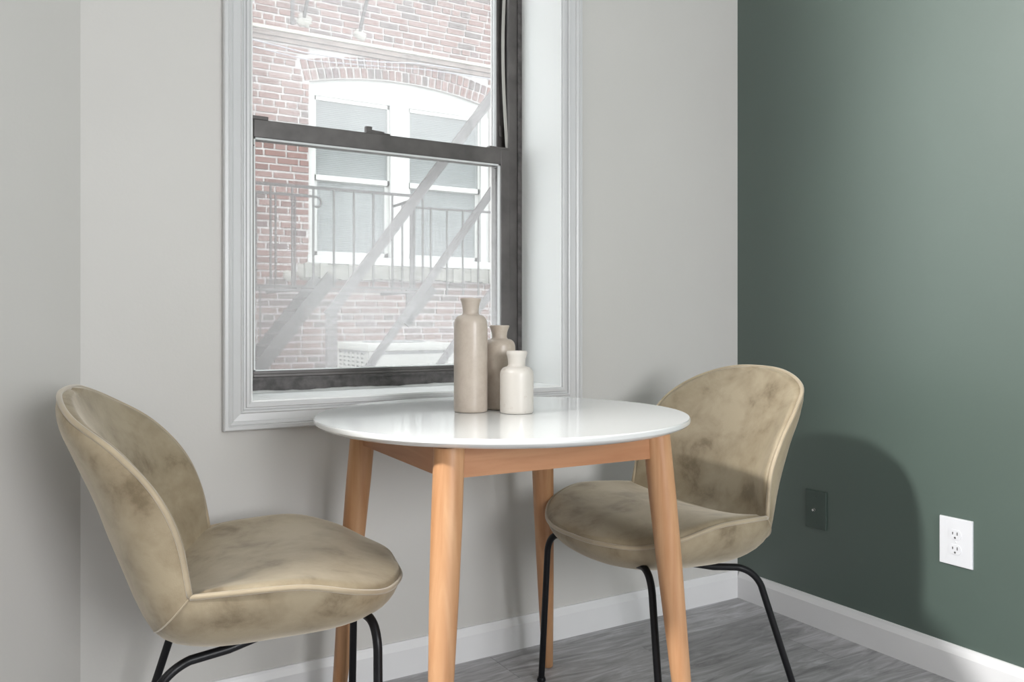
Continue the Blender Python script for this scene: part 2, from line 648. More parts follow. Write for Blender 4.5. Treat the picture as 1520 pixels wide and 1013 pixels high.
# outer frame: jambs with tracks, weathered bottom member, head
j = MB()
j.box(sx1 + 0.002, FX1, FY, FY + 0.016, OZ0 + JT, OZ1 - JT)
j.box(sx1 + 0.026, FX1, FY + 0.016, 2.52, OZ0 + JT, OZ1 - JT)
j.box(sx1 + 0.010, sx1 + 0.027, FY + 0.036, FY + 0.041, OZ0 + JT, OZ1 - JT)
j.box(sx1 + 0.002, sx1 + 0.027, 2.492, 2.52, OZ0 + JT, OZ1 - JT)
j.build('frame_jamb', BRONZE, win)
bx(FX1 - 0.016, FX1 - 0.0, FY - 0.005, FY, OZ0 + JT, OZ1 - JT).build('caulk_line', BRONZE_W, win)
j = MB()
j.box(FX0, sx0 - 0.002, FY, 2.52, OZ0 + JT, OZ1 - JT)
j.build('frame_jamb', BRONZE, win)
sb = MB()
sb.box(sx0 - 0.002, sx1 + 0.002, FY - 0.012, 2.53, OZ0 + JT, 0.836)
sb.box(sx0 - 0.002, sx1 + 0.002, FY - 0.016, FY + 0.002, 0.830, 0.838)
sb.build('frame_sill', BRONZE_W, win)
bx(sx0 - 0.002, sx1 + 0.002, FY, 2.52, OZ1 - JT - 0.03, OZ1 - JT).build('frame_head', BRONZE, win)
# caulk smear over the stool
ck = MB()
random.seed(3)
xs = [OX0 + JT + (FX1 - OX0 - JT) * i / 40 for i in range(41)]
top = [(x, FY - 0.0135, OZ0 + JT + 0.002 + 0.0025 * random.random() + 0.003 * (0.5 + 0.5 * math.sin(i * 0.55))) for i, x in enumerate(xs)]
botm = [(x, FY - 0.035 - 0.003 * random.random(), OZ0 + JT + 0.0008) for x in xs]
ck.grid([botm, top])
ck.grid([[(x, FY - 0.0122, OZ0 + JT) for x in xs], top])
ck.build('caulk', JAMB, win)

# lower sash
ls = bpy.data.objects.new('lower_sash', None)
COL.objects.link(ls)
ls.parent = win
LY0, LY1 = 2.388, 2.416
MZ0, MZ1 = 1.5205, 1.5715
GZ0 = 0.856
st_w = 0.036
bx(sx0, sx0 + st_w, LY0, LY1, 0.838, MZ1, bevel=0.002).build('stile', BRONZE, ls)
bx(sx1 - st_w, sx1, LY0, LY1, 0.838, MZ1, bevel=0.002).build('stile', BRONZE, ls)
bx(sx0 + st_w, sx1 - st_w, LY0, LY1, MZ0, MZ1, bevel=0.002).build('meeting_rail', BRONZE, ls)
br = MB()
br.box(sx0 + st_w, sx1 - st_w, LY0, LY1, 0.838, 0.847, bevel=0.0015)
br.box(sx0 + st_w, sx1 - st_w, LY0 + 0.006, LY1, 0.846, GZ0, bevel=0.0015)
br.build('bottom_rail', BRONZE, ls)
gx0, gx1 = sx0 + st_w, sx1 - st_w
bd = MB()
bd.box(gx1 - 0.006, gx1, LY0 + 0.004, LY0 + 0.012, GZ0, MZ0)
bd.box(gx0, gx0 + 0.005, LY0 + 0.004, LY0 + 0.012, GZ0, MZ0)
bd.box(gx0, gx1, LY0 + 0.004, LY0 + 0.012, MZ0 - 0.005, MZ0)
bd.box(gx0, gx1, LY0 + 0.004, LY0 + 0.012, GZ0, GZ0 + 0.003)
bd.build('glazing_bead', GASKET, ls)
bx(gx0, gx1, LY0 + 0.012, LY0 + 0.016, GZ0, MZ0).build('pane', PANE_LOW, ls)
lk = MB()
lk.box(0.905, 0.985, LY0 + 0.006, LY0 + 0.030, MZ1, MZ1 + 0.006, bevel=0.002)
lk.box(0.905, 0.925, LY0 + 0.006, LY0 + 0.024, MZ1 + 0.004, MZ1 + 0.022, bevel=0.003)
lk.bar((0.925, LY0 + 0.014, MZ1 + 0.009), (0.965, LY0 + 0.014, MZ1 + 0.007), 0.012, 0.006)
lk.build('sash_lock', BRONZE, ls)
for xa in (sx0 + 0.0, sx1 - 0.078):
    bx(xa, xa + 0.078, LY0 + 0.002, LY0 + 0.024, MZ1, MZ1 + 0.011 if xa < 1 else MZ1 + 0.007, bevel=0.002).build('tilt_latch', BRONZE, ls)
bx(0.565, 0.570, LY0 + 0.003, LY0 + 0.006, 1.495, 1.499).build('screw', BRONZE_W, ls)

# upper sash, in the outer track
us = bpy.data.objects.new('upper_sash', None)
COL.objects.link(us)
us.parent = win
UY0, UY1 = 2.446, 2.474
uz1 = OZ1 - JT - 0.032
bx(sx0, sx0 + 0.040, UY0, UY1, MZ0, uz1, bevel=0.002).build('stile', BRONZE, us)
bx(1.392, 1.440, UY0, UY1, MZ0, uz1, bevel=0.002).build('stile', BRONZE, us)
bx(sx0 + 0.040, 1.392, UY0, UY1, MZ0 + 0.004, MZ1 - 0.004, bevel=0.002).build('meeting_rail', BRONZE, us)
bx(sx0 + 0.040, 1.392, UY0, UY1, uz1 - 0.04, uz1, bevel=0.002).build('top_rail', BRONZE, us)
bd = MB()
bd.box(1.384, 1.392, UY0 + 0.003, UY0 + 0.012, MZ1 - 0.004, uz1 - 0.04)
bd.build('glazing_bead', GASKET, us)
bx(sx0 + 0.040, 1.392, UY0 + 0.012, UY0 + 0.016, MZ1 - 0.004, uz1 - 0.04).build('pane', PANE_UP, us)
bx(1.4005, 1.4105, UY0 - 0.006, UY0, 1.625, 1.662, bevel=0.001).build('track_stop', BRONZE, us)
# loose weatherstrip bulging off the right track
wp = []
for i in range(25):
    z = 1.575 + (2.36 - 1.575) * i / 24
    wp.append((1.4125 - 0.011 * math.sin(math.pi * min(1, i / 20)) ** 1.0, FY + 0.012 + 0.01 * math.sin(math.pi * i / 24), z))
t_ = MB()
rows = [[(x - 0.0035, y, z), (x + 0.0035, y - 0.006, z), (x + 0.0035, y - 0.003, z), (x - 0.0035, y + 0.003, z), (x - 0.0035, y, z)] for x, y, z in wp]
t_.grid(rows)
t_.build('weatherstrip', STRIPM, win, merge=1e-5)

# ------------------------------------------------------------------ across the alley
FAC = 7.9
AX0, AX1 = 2.41, 4.42       # far window opening
AZ0, ASP, ARISE = 1.56, 3.325, 0.125
aw = (AX1 - AX0) / 2
acx = (AX0 + AX1) / 2
ARAD = (aw * aw + ARISE * ARISE) / (2 * ARISE)
ACZ = ASP + ARISE - ARAD


def arch_z(x, extra=0.0):
    d = (ARAD + extra) ** 2 - (x - acx) ** 2
    return ACZ + math.sqrt(max(d, 0))


opp = MB()
FH = 5.9
opp.box(-3.0, AX0, FAC + 0.012, FAC + 0.4, -0.1, FH)
opp.box(AX1, 11.0, FAC + 0.012, FAC + 0.4, -0.1, FH)
opp.box(AX0, AX1, FAC + 0.012, FAC + 0.4, -0.1, AZ0)
N = 24
poly = [(AX0, FH)] + [(AX0, ASP)] + [(AX0 + 2 * aw * i / N, arch_z(AX0 + 2 * aw * i / N)) for i in range(1, N)] + [(AX1, ASP), (AX1, FH)]
opp.prism(poly, 'y', FAC + 0.012, FAC + 0.4)
opp = opp.build('wall_opposite', MORTAR)
tag(opp, 'old red brick facade across the alley', 'wall', kind='structure')
bx(-4.5, 12, 2.70, FAC + 0.4, -0.25, -0.1).build('ground', GROUND)
tag(bpy.data.objects['ground'], 'concrete alley ground between the buildings', 'ground', kind='structure')

LZ = 3.735          # ledge
brick_specs = []    # (x, z, length, height, rotation, dist)
random.seed(11)
COURSE, BLEN = 0.0677, 0.2125
nz = int(5.4 / COURSE)
VR = 0.222          # arch ring depth
for i in range(nz):
    z = -0.02 + (i + 0.5) * COURSE
    if LZ - 0.10 < z < LZ + 0.045:
        continue
    header = (i % 6 == 3)
    x = 0.3 + ((i % 2) * 0.5 + random.uniform(-0.06, 0.06)) * BLEN
    while x < 6.2:
        L = BLEN * (0.52 if header or random.random() < 0.07 else random.uniform(0.94, 1.06))
        a, b = x, x + L
        x += L
        for (s0, s1) in ([(a, b)] if (b <= AX0 or a >= AX1) else [(a, min(b, AX0)), (max(a, AX1), b)]) if z > AZ0 - 0.18 and z < ASP + 0.02 else [(a, b)]:
            if s1 - s0 < 0.05:
                continue
            if z < AZ0 and z > AZ0 - 0.15 and s1 > AX0 - 0.02 and s0 < AX1 + 0.06:
                continue
            if z >= ASP - 0.05 and z < ASP + ARISE + VR + 0.04:
                # keep clear of the arch ring
                lo, hi = AX0 - 0.062 - (z - ASP) * 0.26, AX1 + 0.062 + (z - ASP) * 0.26
                rr = ARAD + VR + 0.006
                dz = z - COURSE / 2 - ACZ
                if dz > rr:
                    lo, hi = 99.0, -99.0
                elif dz > 0:
                    w_ = math.sqrt(rr * rr - dz * dz)
                    if acx - w_ > lo:
                        lo, hi = acx - w_, acx + w_
                segs = []
                if s0 < lo:
                    segs.append((s0, min(s1, lo)))
                if s1 > hi and lo < 50:
                    segs.append((max(s0, hi), s1))
                for q0, q1 in segs:
                    if q1 - q0 > 0.035:
                        brick_specs.append(((q0 + q1) / 2, z, q1 - q0 - 0.020, COURSE - 0.0200, 0.0))
                continue
            brick_specs.append(((s0 + s1) / 2, z, s1 - s0 - 0.020, COURSE - 0.0200, 0.0))
# two rings of headers over the window
half = math.asin((aw + 0.05) / ARAD)
for ring in range(2):
    rad = ARAD + 0.055 + ring * 0.108
    n = int(2 * half * rad / 0.0735)
    for k in range(n):
        a = -half + 2 * half * (k + 0.5) / n
        brick_specs.append((acx + rad * math.sin(a), ACZ + rad * math.cos(a), 0.054, 0.092, a))


def cam_px(x, y, z):
    c, s = math.cos(R(YAW)), math.sin(R(YAW))
    f = s * x + c * y
    r = c * x - s * y
    return 760 + 1229 * r / f, 476 + 1229 * (1 - z) / f, f


def visible(b):
    px, py, f = cam_px(b[0], FAC, b[1])
    return 366 < px < 738 and -8 < py < 500


seen = sorted([b for b in brick_specs if visible(b)], key=lambda b: -b[2] * b[3] / cam_px(b[0], FAC, b[1])[2] ** 2)
pick = set(id(b) for b in seen[:300])
shared = []
for m in BRICKS:
    o = bx(-0.5, 0.5, 0, 1, -0.5, 0.5).build('brick', m)
    shared.append(o.data)
    bpy.data.objects.remove(o)
rest = {}
for b in brick_specs:
    x, z, L, Hh, rot = b
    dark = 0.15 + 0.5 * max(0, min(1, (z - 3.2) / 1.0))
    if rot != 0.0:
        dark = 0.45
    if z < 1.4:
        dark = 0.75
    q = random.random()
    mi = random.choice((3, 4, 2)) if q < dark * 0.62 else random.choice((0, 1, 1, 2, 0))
    proud = 0.012 + random.uniform(-0.004, 0.006)
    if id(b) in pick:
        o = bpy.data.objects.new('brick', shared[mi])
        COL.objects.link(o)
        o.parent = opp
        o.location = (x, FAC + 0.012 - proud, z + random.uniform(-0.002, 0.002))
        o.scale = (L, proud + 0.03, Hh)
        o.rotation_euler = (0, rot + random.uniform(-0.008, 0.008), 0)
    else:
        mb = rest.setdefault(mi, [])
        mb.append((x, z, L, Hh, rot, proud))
mb = MB()
mesh_m = []
for mi, lst in rest.items():
    for x, z, L, Hh, rot, proud in lst:
        c, s = math.cos(rot), math.sin(rot)
        nb = len(mb.bm.faces)
        vs = []
        for zz in (-.5, .5):
            for yy in (FAC + 0.012 - proud, FAC + 0.042):
                for xx in (-.5, .5):
                    u, v = xx * L, zz * Hh
                    vs.append(mb.bm.verts.new((x + u * c + v * s, yy, z - u * s + v * c)))
        for f in ((0, 2, 3, 1), (4, 5, 7, 6), (0, 1, 5, 4), (2, 6, 7, 3), (0, 4, 6, 2), (1, 3, 7, 5)):
            fc = mb.bm.faces.new([vs[i] for i in f])
            fc.material_index = mi
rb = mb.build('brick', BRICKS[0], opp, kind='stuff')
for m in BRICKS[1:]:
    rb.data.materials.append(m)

# stone string course over strips coloured dark for the shadow beneath it
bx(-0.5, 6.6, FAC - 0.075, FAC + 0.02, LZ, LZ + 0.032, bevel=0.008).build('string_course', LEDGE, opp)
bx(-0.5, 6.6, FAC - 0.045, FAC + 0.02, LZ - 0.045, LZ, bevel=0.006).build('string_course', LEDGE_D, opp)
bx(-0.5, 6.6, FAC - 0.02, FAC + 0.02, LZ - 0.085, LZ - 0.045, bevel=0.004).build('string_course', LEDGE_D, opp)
# rough sill under the far window and crumbled plaster beside it
sl = MB()
random.seed(5)
nseg = 30
for i in range(nseg):
    xa = AX0 - 0.06 + (AX1 + 0.14 - AX0) * i / nseg
    xb = AX0 - 0.06 + (AX1 + 0.14 - AX0) * (i + 1) / nseg
    sl.box(xa, xb, FAC - 0.07 + random.uniform(-0.012, 0.012), FAC + 0.05, AZ0 - 0.15 + random.uniform(-0.012, 0.012), AZ0 - 0.012 + random.uniform(-0.006, 0.006))
sl.build('window_sill_stone', STONE, opp)


def patch(cx, cz, rx, rz, seed, th=0.016):
    random.seed(seed)
    mb = MB()
    n = 18
    rim = []
    for k in range(n):
        a = 2 * math.pi * k / n
        f = random.uniform(0.75, 1.15)
        rim.append((cx + rx * f * math.cos(a), cz + rz * f * math.sin(a)))
    o_ = [mb.bm.verts.new((x, FAC + 0.01, z)) for x, z in rim]
    i_ = [mb.bm.verts.new((cx + (x - cx) * 0.8, FAC - th * random.uniform(0.7, 1.2), cz + (z - cz) * 0.8)) for x, z in rim]
    c_ = mb.bm.verts.new((cx, FAC - th * 1.3, cz))
    for k in range(n):
        k2 = (k + 1) % n
        mb.bm.faces.new((o_[k], o_[k2], i_[k2], i_[k]))
        mb.bm.faces.new((i_[k], i_[k2], c_))
    mb.build('plaster_patch', PLASTER, opp, smooth=True)


patch(2.36, 3.90, 0.085, 0.075, 1)
patch(2.92, 3.86, 0.07, 0.065, 2)
patch(2.38, 1.48, 0.10, 0.11, 3)
patch(2.22, 1.42, 0.07, 0.07, 4)

# far window
fw = thing('window_2', 'white painted double window with segmental arched head in the brick facade', 'window', kind='structure')
FWY = FAC + 0.07
f = MB()
poly = [(AX0 + 0.0, ASP)] + [(AX0 + 2 * aw * i / N, arch_z(AX0 + 2 * aw * i / N) - 0.001) for i in range(1, N)] + [(AX1, ASP), (AX1, 3.21), (AX0, 3.21)]
f.prism(poly, 'y', FWY - 0.01, FWY + 0.10)
f.build('arched_head', EXTW, fw)
bx(AX0, AX0 + 0.062, FWY - 0.03, FWY + 0.1, AZ0 + 0.07, 3.22, bevel=0.006).build('frame', EXTW, fw)
bx(AX1 - 0.10, AX1, FWY - 0.03, FWY + 0.1, AZ0 + 0.07, 3.22, bevel=0.006).build('frame', EXTW, fw)
bx(3.265, 3.47, FWY - 0.03, FWY + 0.1, AZ0 + 0.07, 3.22, bevel=0.006).build('mullion', EXTW, fw)
bx(AX0 - 0.02, AX1 + 0.02, FWY - 0.09, FWY + 0.1, AZ0 - 0.005, AZ0 + 0.075, bevel=0.006).build('sill', EXTW, fw)
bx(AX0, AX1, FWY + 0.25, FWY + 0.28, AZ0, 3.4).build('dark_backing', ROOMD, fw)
for (a, b) in ((AX0 + 0.062, 3.265), (3.47, AX1 - 0.10)):
    for up in (0, 1):
        z0, z1 = ((AZ0 + 0.075, 2.43), (2.385, 3.22))[up]
        yy = FWY + (0.03 if up == 0 else 0.0)
        sash = bpy.data.objects.new('sash', None)
        COL.objects.link(sash)
        sash.parent = fw
        m = MB()
        m.box(a, a + 0.022 + 0.02 * (1 - up), yy, yy + 0.03, z0, z1)
        m.box(b - 0.022 - 0.02 * (1 - up), b, yy, yy + 0.03, z0, z1)
        m.box(a, b, yy, yy + 0.03, z0, z0 + 0.05)
        m.box(a, b, yy, yy + 0.03, z1 - 0.05, z1)
        m.build('sash_frame', EXTW, sash)
        bx(a + 0.02, b - 0.02, yy + 0.012, yy + 0.018, z0 + 0.04, z1 - 0.04).build('pane', PANE_FAR, sash)
    m = MB()
    z = AZ0 + 0.12
    while z < 3.15:
        m.bar((a + 0.015, FWY + 0.10, z), (b - 0.015, FWY + 0.10, z), 0.024, 0.002, up=(0, -0.55, 0.83))
        z += 0.0185
    m.build('blind', BLIND, fw, kind='stuff')

# fire escape on the far facade
fe = thing('fire_escape', 'thin black iron fire escape railings and braces before the far window', 'fire escape', (2.3, 7.3, 0))
FEO = Vector((2.3, 7.3, 0))


def fbar(name, p, q, w_, d_, mat=IRON, up=(0, 1, 0)):
    return MB().bar(Vector(p) - FEO, Vector(q) - FEO, w_, d_, up=up).build(name, mat, fe)


TZ, BZ = 2.128, 1.286
fbar('top_rail', (0.8, 6.9, TZ), (3.15, 6.9, TZ), 0.026, 0.012)
fbar('top_rail', (3.15, 6.9, TZ), (3.17, 7.66, TZ), 0.026, 0.012, up=(1, 0, 0))
fbar('bottom_rail', (0.8, 6.9, BZ), (3.15, 6.9, BZ), 0.020, 0.012)
for k in range(13):
    x = 1.06 + 0.1795 * k - 0.0
    if x < 3.13:
        fbar('baluster', (x, 6.9, BZ), (x, 6.9, TZ), 0.016, 0.016)
for y in (6.9, 7.15, 7.4, 7.66):
    fbar('baluster', (3.152 + (y - 6.9) * 0.026, y, BZ), (3.152 + (y - 6.9) * 0.026, y, TZ), 0.016, 0.016)
fbar('top_rail', (3.40, 7.6, TZ), (4.75, 7.5, TZ), 0.022, 0.012)
for k in range(8):
    x = 3.38 + 0.1745 * k
    fbar('baluster', (x, 7.6 - 0.1 * (x - 3.4) / 1.35, BZ - 0.03), (x, 7.6 - 0.1 * (x - 3.4) / 1.35, TZ), 0.015, 0.015)
fbar('top_rail', (1.0, 7.4, TZ), (2.33, 7.4, TZ), 0.022, 0.012)
for x in (1.43, 1.60, 1.779, 1.95, 2.124):
    fbar('baluster', (x, 7.4, BZ), (x, 7.4, TZ), 0.015, 0.015)
sc = [(2.32 + 0.055 * math.sin(a) * (1 - a / 9), 7.4, TZ - 0.055 + 0.055 * math.cos(a) * (1 - a / 9)) for a in [i * 0.25 for i in range(20)]]
MB().tube([Vector(p) - FEO for p in sc], 0.010, n=6).build('scroll_end', IRON, fe, smooth=True)
# platform slats along the wall side and brackets back to the brickwork
fbar('platform_beam', (0.8, 6.9, BZ - 0.03), (3.15, 6.9, BZ - 0.03), 0.02, 0.008, IRON_L)
for x in (1.0, 2.0, 3.15):
    fbar('bracket', (x, 6.9, BZ - 0.02), (x, FAC + 0.02, BZ - 0.02), 0.03, 0.012, IRON, up=(1, 0, 0))
# hanging guide rods at lower left
fbar('guide_rod', (1.692, 6.9, BZ), (1.692, 6.9, 0.84), 0.012, 0.012)
fbar('guide_rod', (1.692, 6.9, 0.84), (1.78, 6.9, 0.835), 0.012, 0.012)
fbar('guide_rod', (1.626, 6.9, BZ), (1.626, 6.9, 0.45), 0.016, 0.016)
# dark flight of steps below the platform, lower left
fbar('stringer', (1.70, 7.25, 0.50), (2.42, 7.25, 1.40), 0.12, 0.02, IRON)
fbar('stringer', (1.72, 7.72, 0.50), (2.44, 7.72, 1.40), 0.12, 0.02, IRON)
for k in range(8):
    x = 1.74 + 0.085 * k
    z = 0.56 + 0.1065 * k
    fbar('tread', (x, 7.25, z), (x, 7.72, z), 0.12, 0.018, IRON, up=(0, 0, 1))
fbar('bracket', (3.20, 7.4, 0.96), (3.50, 7.4, 1.32), 0.075, 0.03, IRON)
fbar('bracket', (3.24, 7.4, 1.30), (3.24, 7.4, 0.97), 0.07, 0.03, IRON)
# braces of the landing above, let into the plastered brickwork
fbar('brace', (2.352, FAC, 3.916), (2.352, 6.95, 5.05), 0.028, 0.028, IRON, up=(1, 0, 0))
fbar('brace', (2.917, FAC, 3.888), (2.917, 6.95, 5.05), 0.028, 0.028, IRON, up=(1, 0, 0))
fbar('hanger', (2.10, 7.4, 3.66), (2.10, 7.4, 5.05), 0.030, 0.02, IRON)
fbar('landing_beam', (1.6, 6.95, 5.05), (5.0, 6.95, 5.05), 0.06, 0.02, IRON)
fbar('landing_beam', (1.6, 7.4, 5.05), (5.0, 7.4, 5.05), 0.06, 0.02, IRON)

# nearer stair in the alley
stt = thing('fire_stair', 'steep grey iron stair rails slanting across the lower sash', 'stair', (2.0, 5.4, -0.1))
STO = Vector((2.0, 5.4, -0.1))


def sbar(name, p, q, w_, d_, up=(0, 1, 0), mat=IRON_L):
    return MB().bar(Vector(p) - STO, Vector(q) - STO, w_, d_, up=up).build(name, mat, stt)


def at(p, q, z):
    t = (z - p[2]) / (q[2] - p[2])
    return (p[0] + (q[0] - p[0]) * t, p[1], z)


h0, h1 = (1.773, 5.4, 1.032), (3.019, 5.4, 2.661)
s0, s1 = (2.068, 5.4, 0.689), (3.059, 5.4, 2.005)
e0, e1 = (2.371, 4.9, 0.726), (2.781, 4.9, 1.238)
sbar('handrail', h0, at(h0, h1, 3.6), 0.070, 0.03)
sbar('newel_post', (1.795, 5.4, -0.1), (1.795, 5.4, 1.05), 0.068, 0.05, up=(0, 1, 0))
sbar('stringer', at(s0, s1, -0.1), at(s0, s1, 3.0), 0.055, 0.025)
sbar('handrail', at(e0, e1, -0.1), at(e0, e1, 2.4), 0.045, 0.02)
for z in (2.9,):
    a = at(h0, h1, 3.5)
    b = at(s0, s1, 2.9)
    sbar('landing_post', (a[0], 5.4, -0.1), (a[0], 5.4, 3.7), 0.05, 0.05)
# foot brackets tie the rails together below the window
sbar('base_plate', (1.2, 5.4, -0.09), (2.3, 5.4, -0.09), 0.10, 0.12, up=(0, 1, 0))
sbar('base_plate', (1.55, 5.46, -0.09), (1.55, 4.85, -0.09), 0.10, 0.02, up=(0, 0, 1))

# air conditioning condenser
ac = thing('air_conditioner', 'squat off-white outdoor condenser unit with slotted side below the stair', 'air conditioner', (2.61, 6.28, -0.1))
ax, ay, az = 0.355, 0.375, 0.94
bx(-ax + 0.012, ax - 0.012, -ay + 0.012, ay - 0.012, 0.0, az - 0.07).build('inner_core', ACD, ac)
for (cx_, cy_) in ((-1, -1), (1, -1), (1, 1), (-1, 1)):
    m = MB()
    m.box(cx_ * ax - 0.03 * (cx_ > 0) * 2 * 0.5 if cx_ > 0 else -ax, ax if cx_ > 0 else -ax + 0.06, -ay if cy_ < 0 else ay - 0.06, -ay + 0.06 if cy_ < 0 else ay, 0, az - 0.06)
    m.build('corner_post', ACM, ac)
bx(-ax, ax, -ay - 0.002, -ay + 0.012, 0.0, az - 0.10, bevel=0.004).build('front_panel', ACM, ac)
m = MB()
for k in range(24):
    z = 0.08 + k * 0.032
    m.box(-ax - 0.004, -ax + 0.010, -ay + 0.05, ay - 0.05, z, z + 0.019)
for y in [-ay + 0.06 + 0.1 * k for k in range(8)]:
    m.box(-ax - 0.006, -ax + 0.012, y, y + 0.018, 0.06, az - 0.09)
m.build('louvre_panel', ACM, ac)
bx(-ax - 0.018, ax + 0.018, -ay - 0.018, ay + 0.018, az - 0.075, az - 0.015, bevel=0.018).build('top_cover', ACM, ac, smooth=True, angle=40)
m = MB()
for k in range(1, 8):
    m.tube([(0.036 * k * math.cos(a), 0.036 * k * math.sin(a), az - 0.010) for a in [2 * math.pi * i / 28 for i in range(28)]], 0.004, n=5, closed=True)
m.build('fan_guard', ACD, ac)


def wire(pts, name, label, rad):
    P = []
    for i in range(len(pts) - 1):
        for k in range(8):
            t = k / 8
            P.append(Vector(pts[i]).lerp(Vector(pts[i + 1]), t))
    P.append(Vector(pts[-1]))
    return tag(MB().tube(P, rad, n=6).build(name, CABLE, smooth=True), label, 'cable', 'cables on the far facade')


wire([(0.9, 7.80, 3.64), (1.80, 7.8, 3.60), (2.317, 7.8, 3.558), (2.785, 7.8, 3.562), (3.1, 7.8, 3.59), (3.5, 7.8, 3.64), (4.0, 7.815, 3.66)], 'cable',
     'thin pale cable sagging below the stone course of the brick facade, upper of two', 0.006)
wire([(0.9, 7.83, 3.58), (1.80, 7.83, 3.545), (2.4, 7.83, 3.50), (3.0, 7.83, 3.545), (3.6, 7.83, 3.60), (4.4, 7.83, 3.62)], 'cable',
     'thin pale cable sagging just above the arch bricks, lower of two', 0.005)

# ------------------------------------------------------------------ table
TCX, TCY, TR, TZT = 0.977, 1.689, 0.434, 0.782
tb = thing('dining_table', 'round white topped dining table on four splayed beech legs', 'table', (TCX, TCY, 0))
MB().lathe([(0, TZT - 0.026), (TR - 0.052, TZT - 0.026), (TR - 0.022, TZT - 0.021), (TR - 0.004, TZT - 0.0135), (TR - 0.0008, TZT - 0.010),
            (TR, TZT - 0.006), (TR - 0.0008, TZT - 0.002), (TR - 0.003, TZT), (0, TZT)], n=128).build('tabletop', WHITE_TOP, tb, smooth=True, angle=30)
at_, af_, ph = 0.3579, 0.4339, -2.38867
legpos = []
for i in range(4):
    a = ph + i * math.pi / 2
    T = Vector((at_ * math.cos(a), at_ * math.sin(a), TZT - 0.0265))
    B = Vector((af_ * math.cos(a), af_ * math.sin(a), 0.0))
    if i == 2:                  # the leg by the window stands a touch further out, clear of the chair
        T += Vector((0.016, 0.018, 0))
        B += Vector((0.016, 0.018, 0))
    legpos.append((T, B))
    m = MB()
    n = 24
    prof = [(0.0, 0.0125), (0.004, 0.0155), (0.30, 0.0225), (0.62, 0.0285), (0.80, 0.0305), (1.0, 0.0305)]
    rings = []
    for t, r_ in prof:
        c = B.lerp(T, t)
        rings.append([m.bm.verts.new((c.x + r_ * math.cos(2 * math.pi * k / n), c.y + r_ * math.sin(2 * math.pi * k / n), c.z)) for k in range(n)])
    for p_, q_ in zip(rings, rings[1:]):
        for k in range(n):
            m.bm.faces.new((p_[k], p_[(k + 1) % n], q_[(k + 1) % n], q_[k]))
    m.bm.faces.new(rings[0][::-1])
    m.bm.faces.new(rings[-1])
    m.build('leg', WOOD, tb, smooth=True, angle=50)
for i in range(4):
    p, q = legpos[i][0], legpos[(i + 1) % 4][0]
    d = (q - p).normalized()
    p2, q2 = p + d * 0.022, q - d * 0.022
    za, zb = TZT - 0.088, TZT - 0.0268
    s = Vector((-d.y, d.x, 0)) * 0.011
    inn = -s if (p + q).dot(s) > 0 else s
    off_ = inn * 0.6
    m = MB()
    vs = []
    for z in (za, zb):
        for c in (p2 + s, p2 - s, q2 - s, q2 + s):
            vs.append(m.bm.verts.new((c.x + off_.x * 0, c.y + off_.y * 0, z)))
    for f_ in ((3, 2, 1, 0), (4, 5, 6, 7), (0, 1, 5, 4), (1, 2, 6, 5), (2, 3, 7, 6), (3, 0, 4, 7)):
        m.bm.faces.new([vs[k] for k in f_])
    m.build('apron', APRON if abs(d.x) > abs(d.y) else APRON_Y, tb)

# ------------------------------------------------------------------ ceramic bottles
ZT = TZT + 0.0002


def bottle(name, label, x, y, prof, mat):
    t = thing(name, label, 'vase', (x, y, ZT), 0.3, 'stoneware bottle vases on the table')
    MB().lathe(prof, n=56).build('body', mat, t, smooth=True, angle=60)
    return t


def bottle_prof(r, hs, rn, zn, hl, rl, soft=0.012, lip=0.004):
    """r body radius, hs start of shoulder, rn neck radius, zn neck base, hl lip top, rl lip radius"""
    p = [(0, 0.002), (r * 0.80, 0.002), (r * 0.86, 0.0), (r * 0.95, 0.0006), (r * 0.985, 0.003), (r, 0.008), (r, hs)]
    n = 8
    for i in range(1, n + 1):
        a = math.pi / 2 * i / n
        p.append((rn + 0.003 + (r - rn - 0.003) * math.cos(a) ** 0.9, hs + (zn - hs) * math.sin(a)))
    zt = hl - lip
    for i in range(1, 9):
        t = i / 8
        p.append((rn + (rl - rn) * max(0, (t - 0.15) / 0.85) ** 2.2, zn + (zt - zn) * t))
    p += [(rl + 0.0006, zt + lip * 0.5), (rl - 0.001, hl), (rl - 0.004, hl - 0.0005), (rn - 0.004, zn + (zt - zn) * 0.4), (rn - 0.005, zn), (r - 0.007, hs), (r - 0.007, 0.02), (0, 0.015)]
    return p


bottle('stoneware_bottle', 'tall slim taupe stoneware bottle vase, the tallest of the three on the table', 0.926, 1.753,
       bottle_prof(0.0402, 0.206, 0.0190, 0.231, 0.271, 0.0245), CER_TALL)
bottle('stoneware_bottle', 'medium sand coloured stoneware bottle vase standing behind the other two', 1.016, 1.772,
       bottle_prof(0.0392, 0.152, 0.0185, 0.172, 0.206, 0.0243), CER_MID)
bottle('stoneware_bottle', 'short cream speckled stoneware bottle vase standing in front', 1.007, 1.674,
       bottle_prof(0.0397, 0.090, 0.0205, 0.109, 0.146, 0.0243, lip=0.008), CER_SMALL)

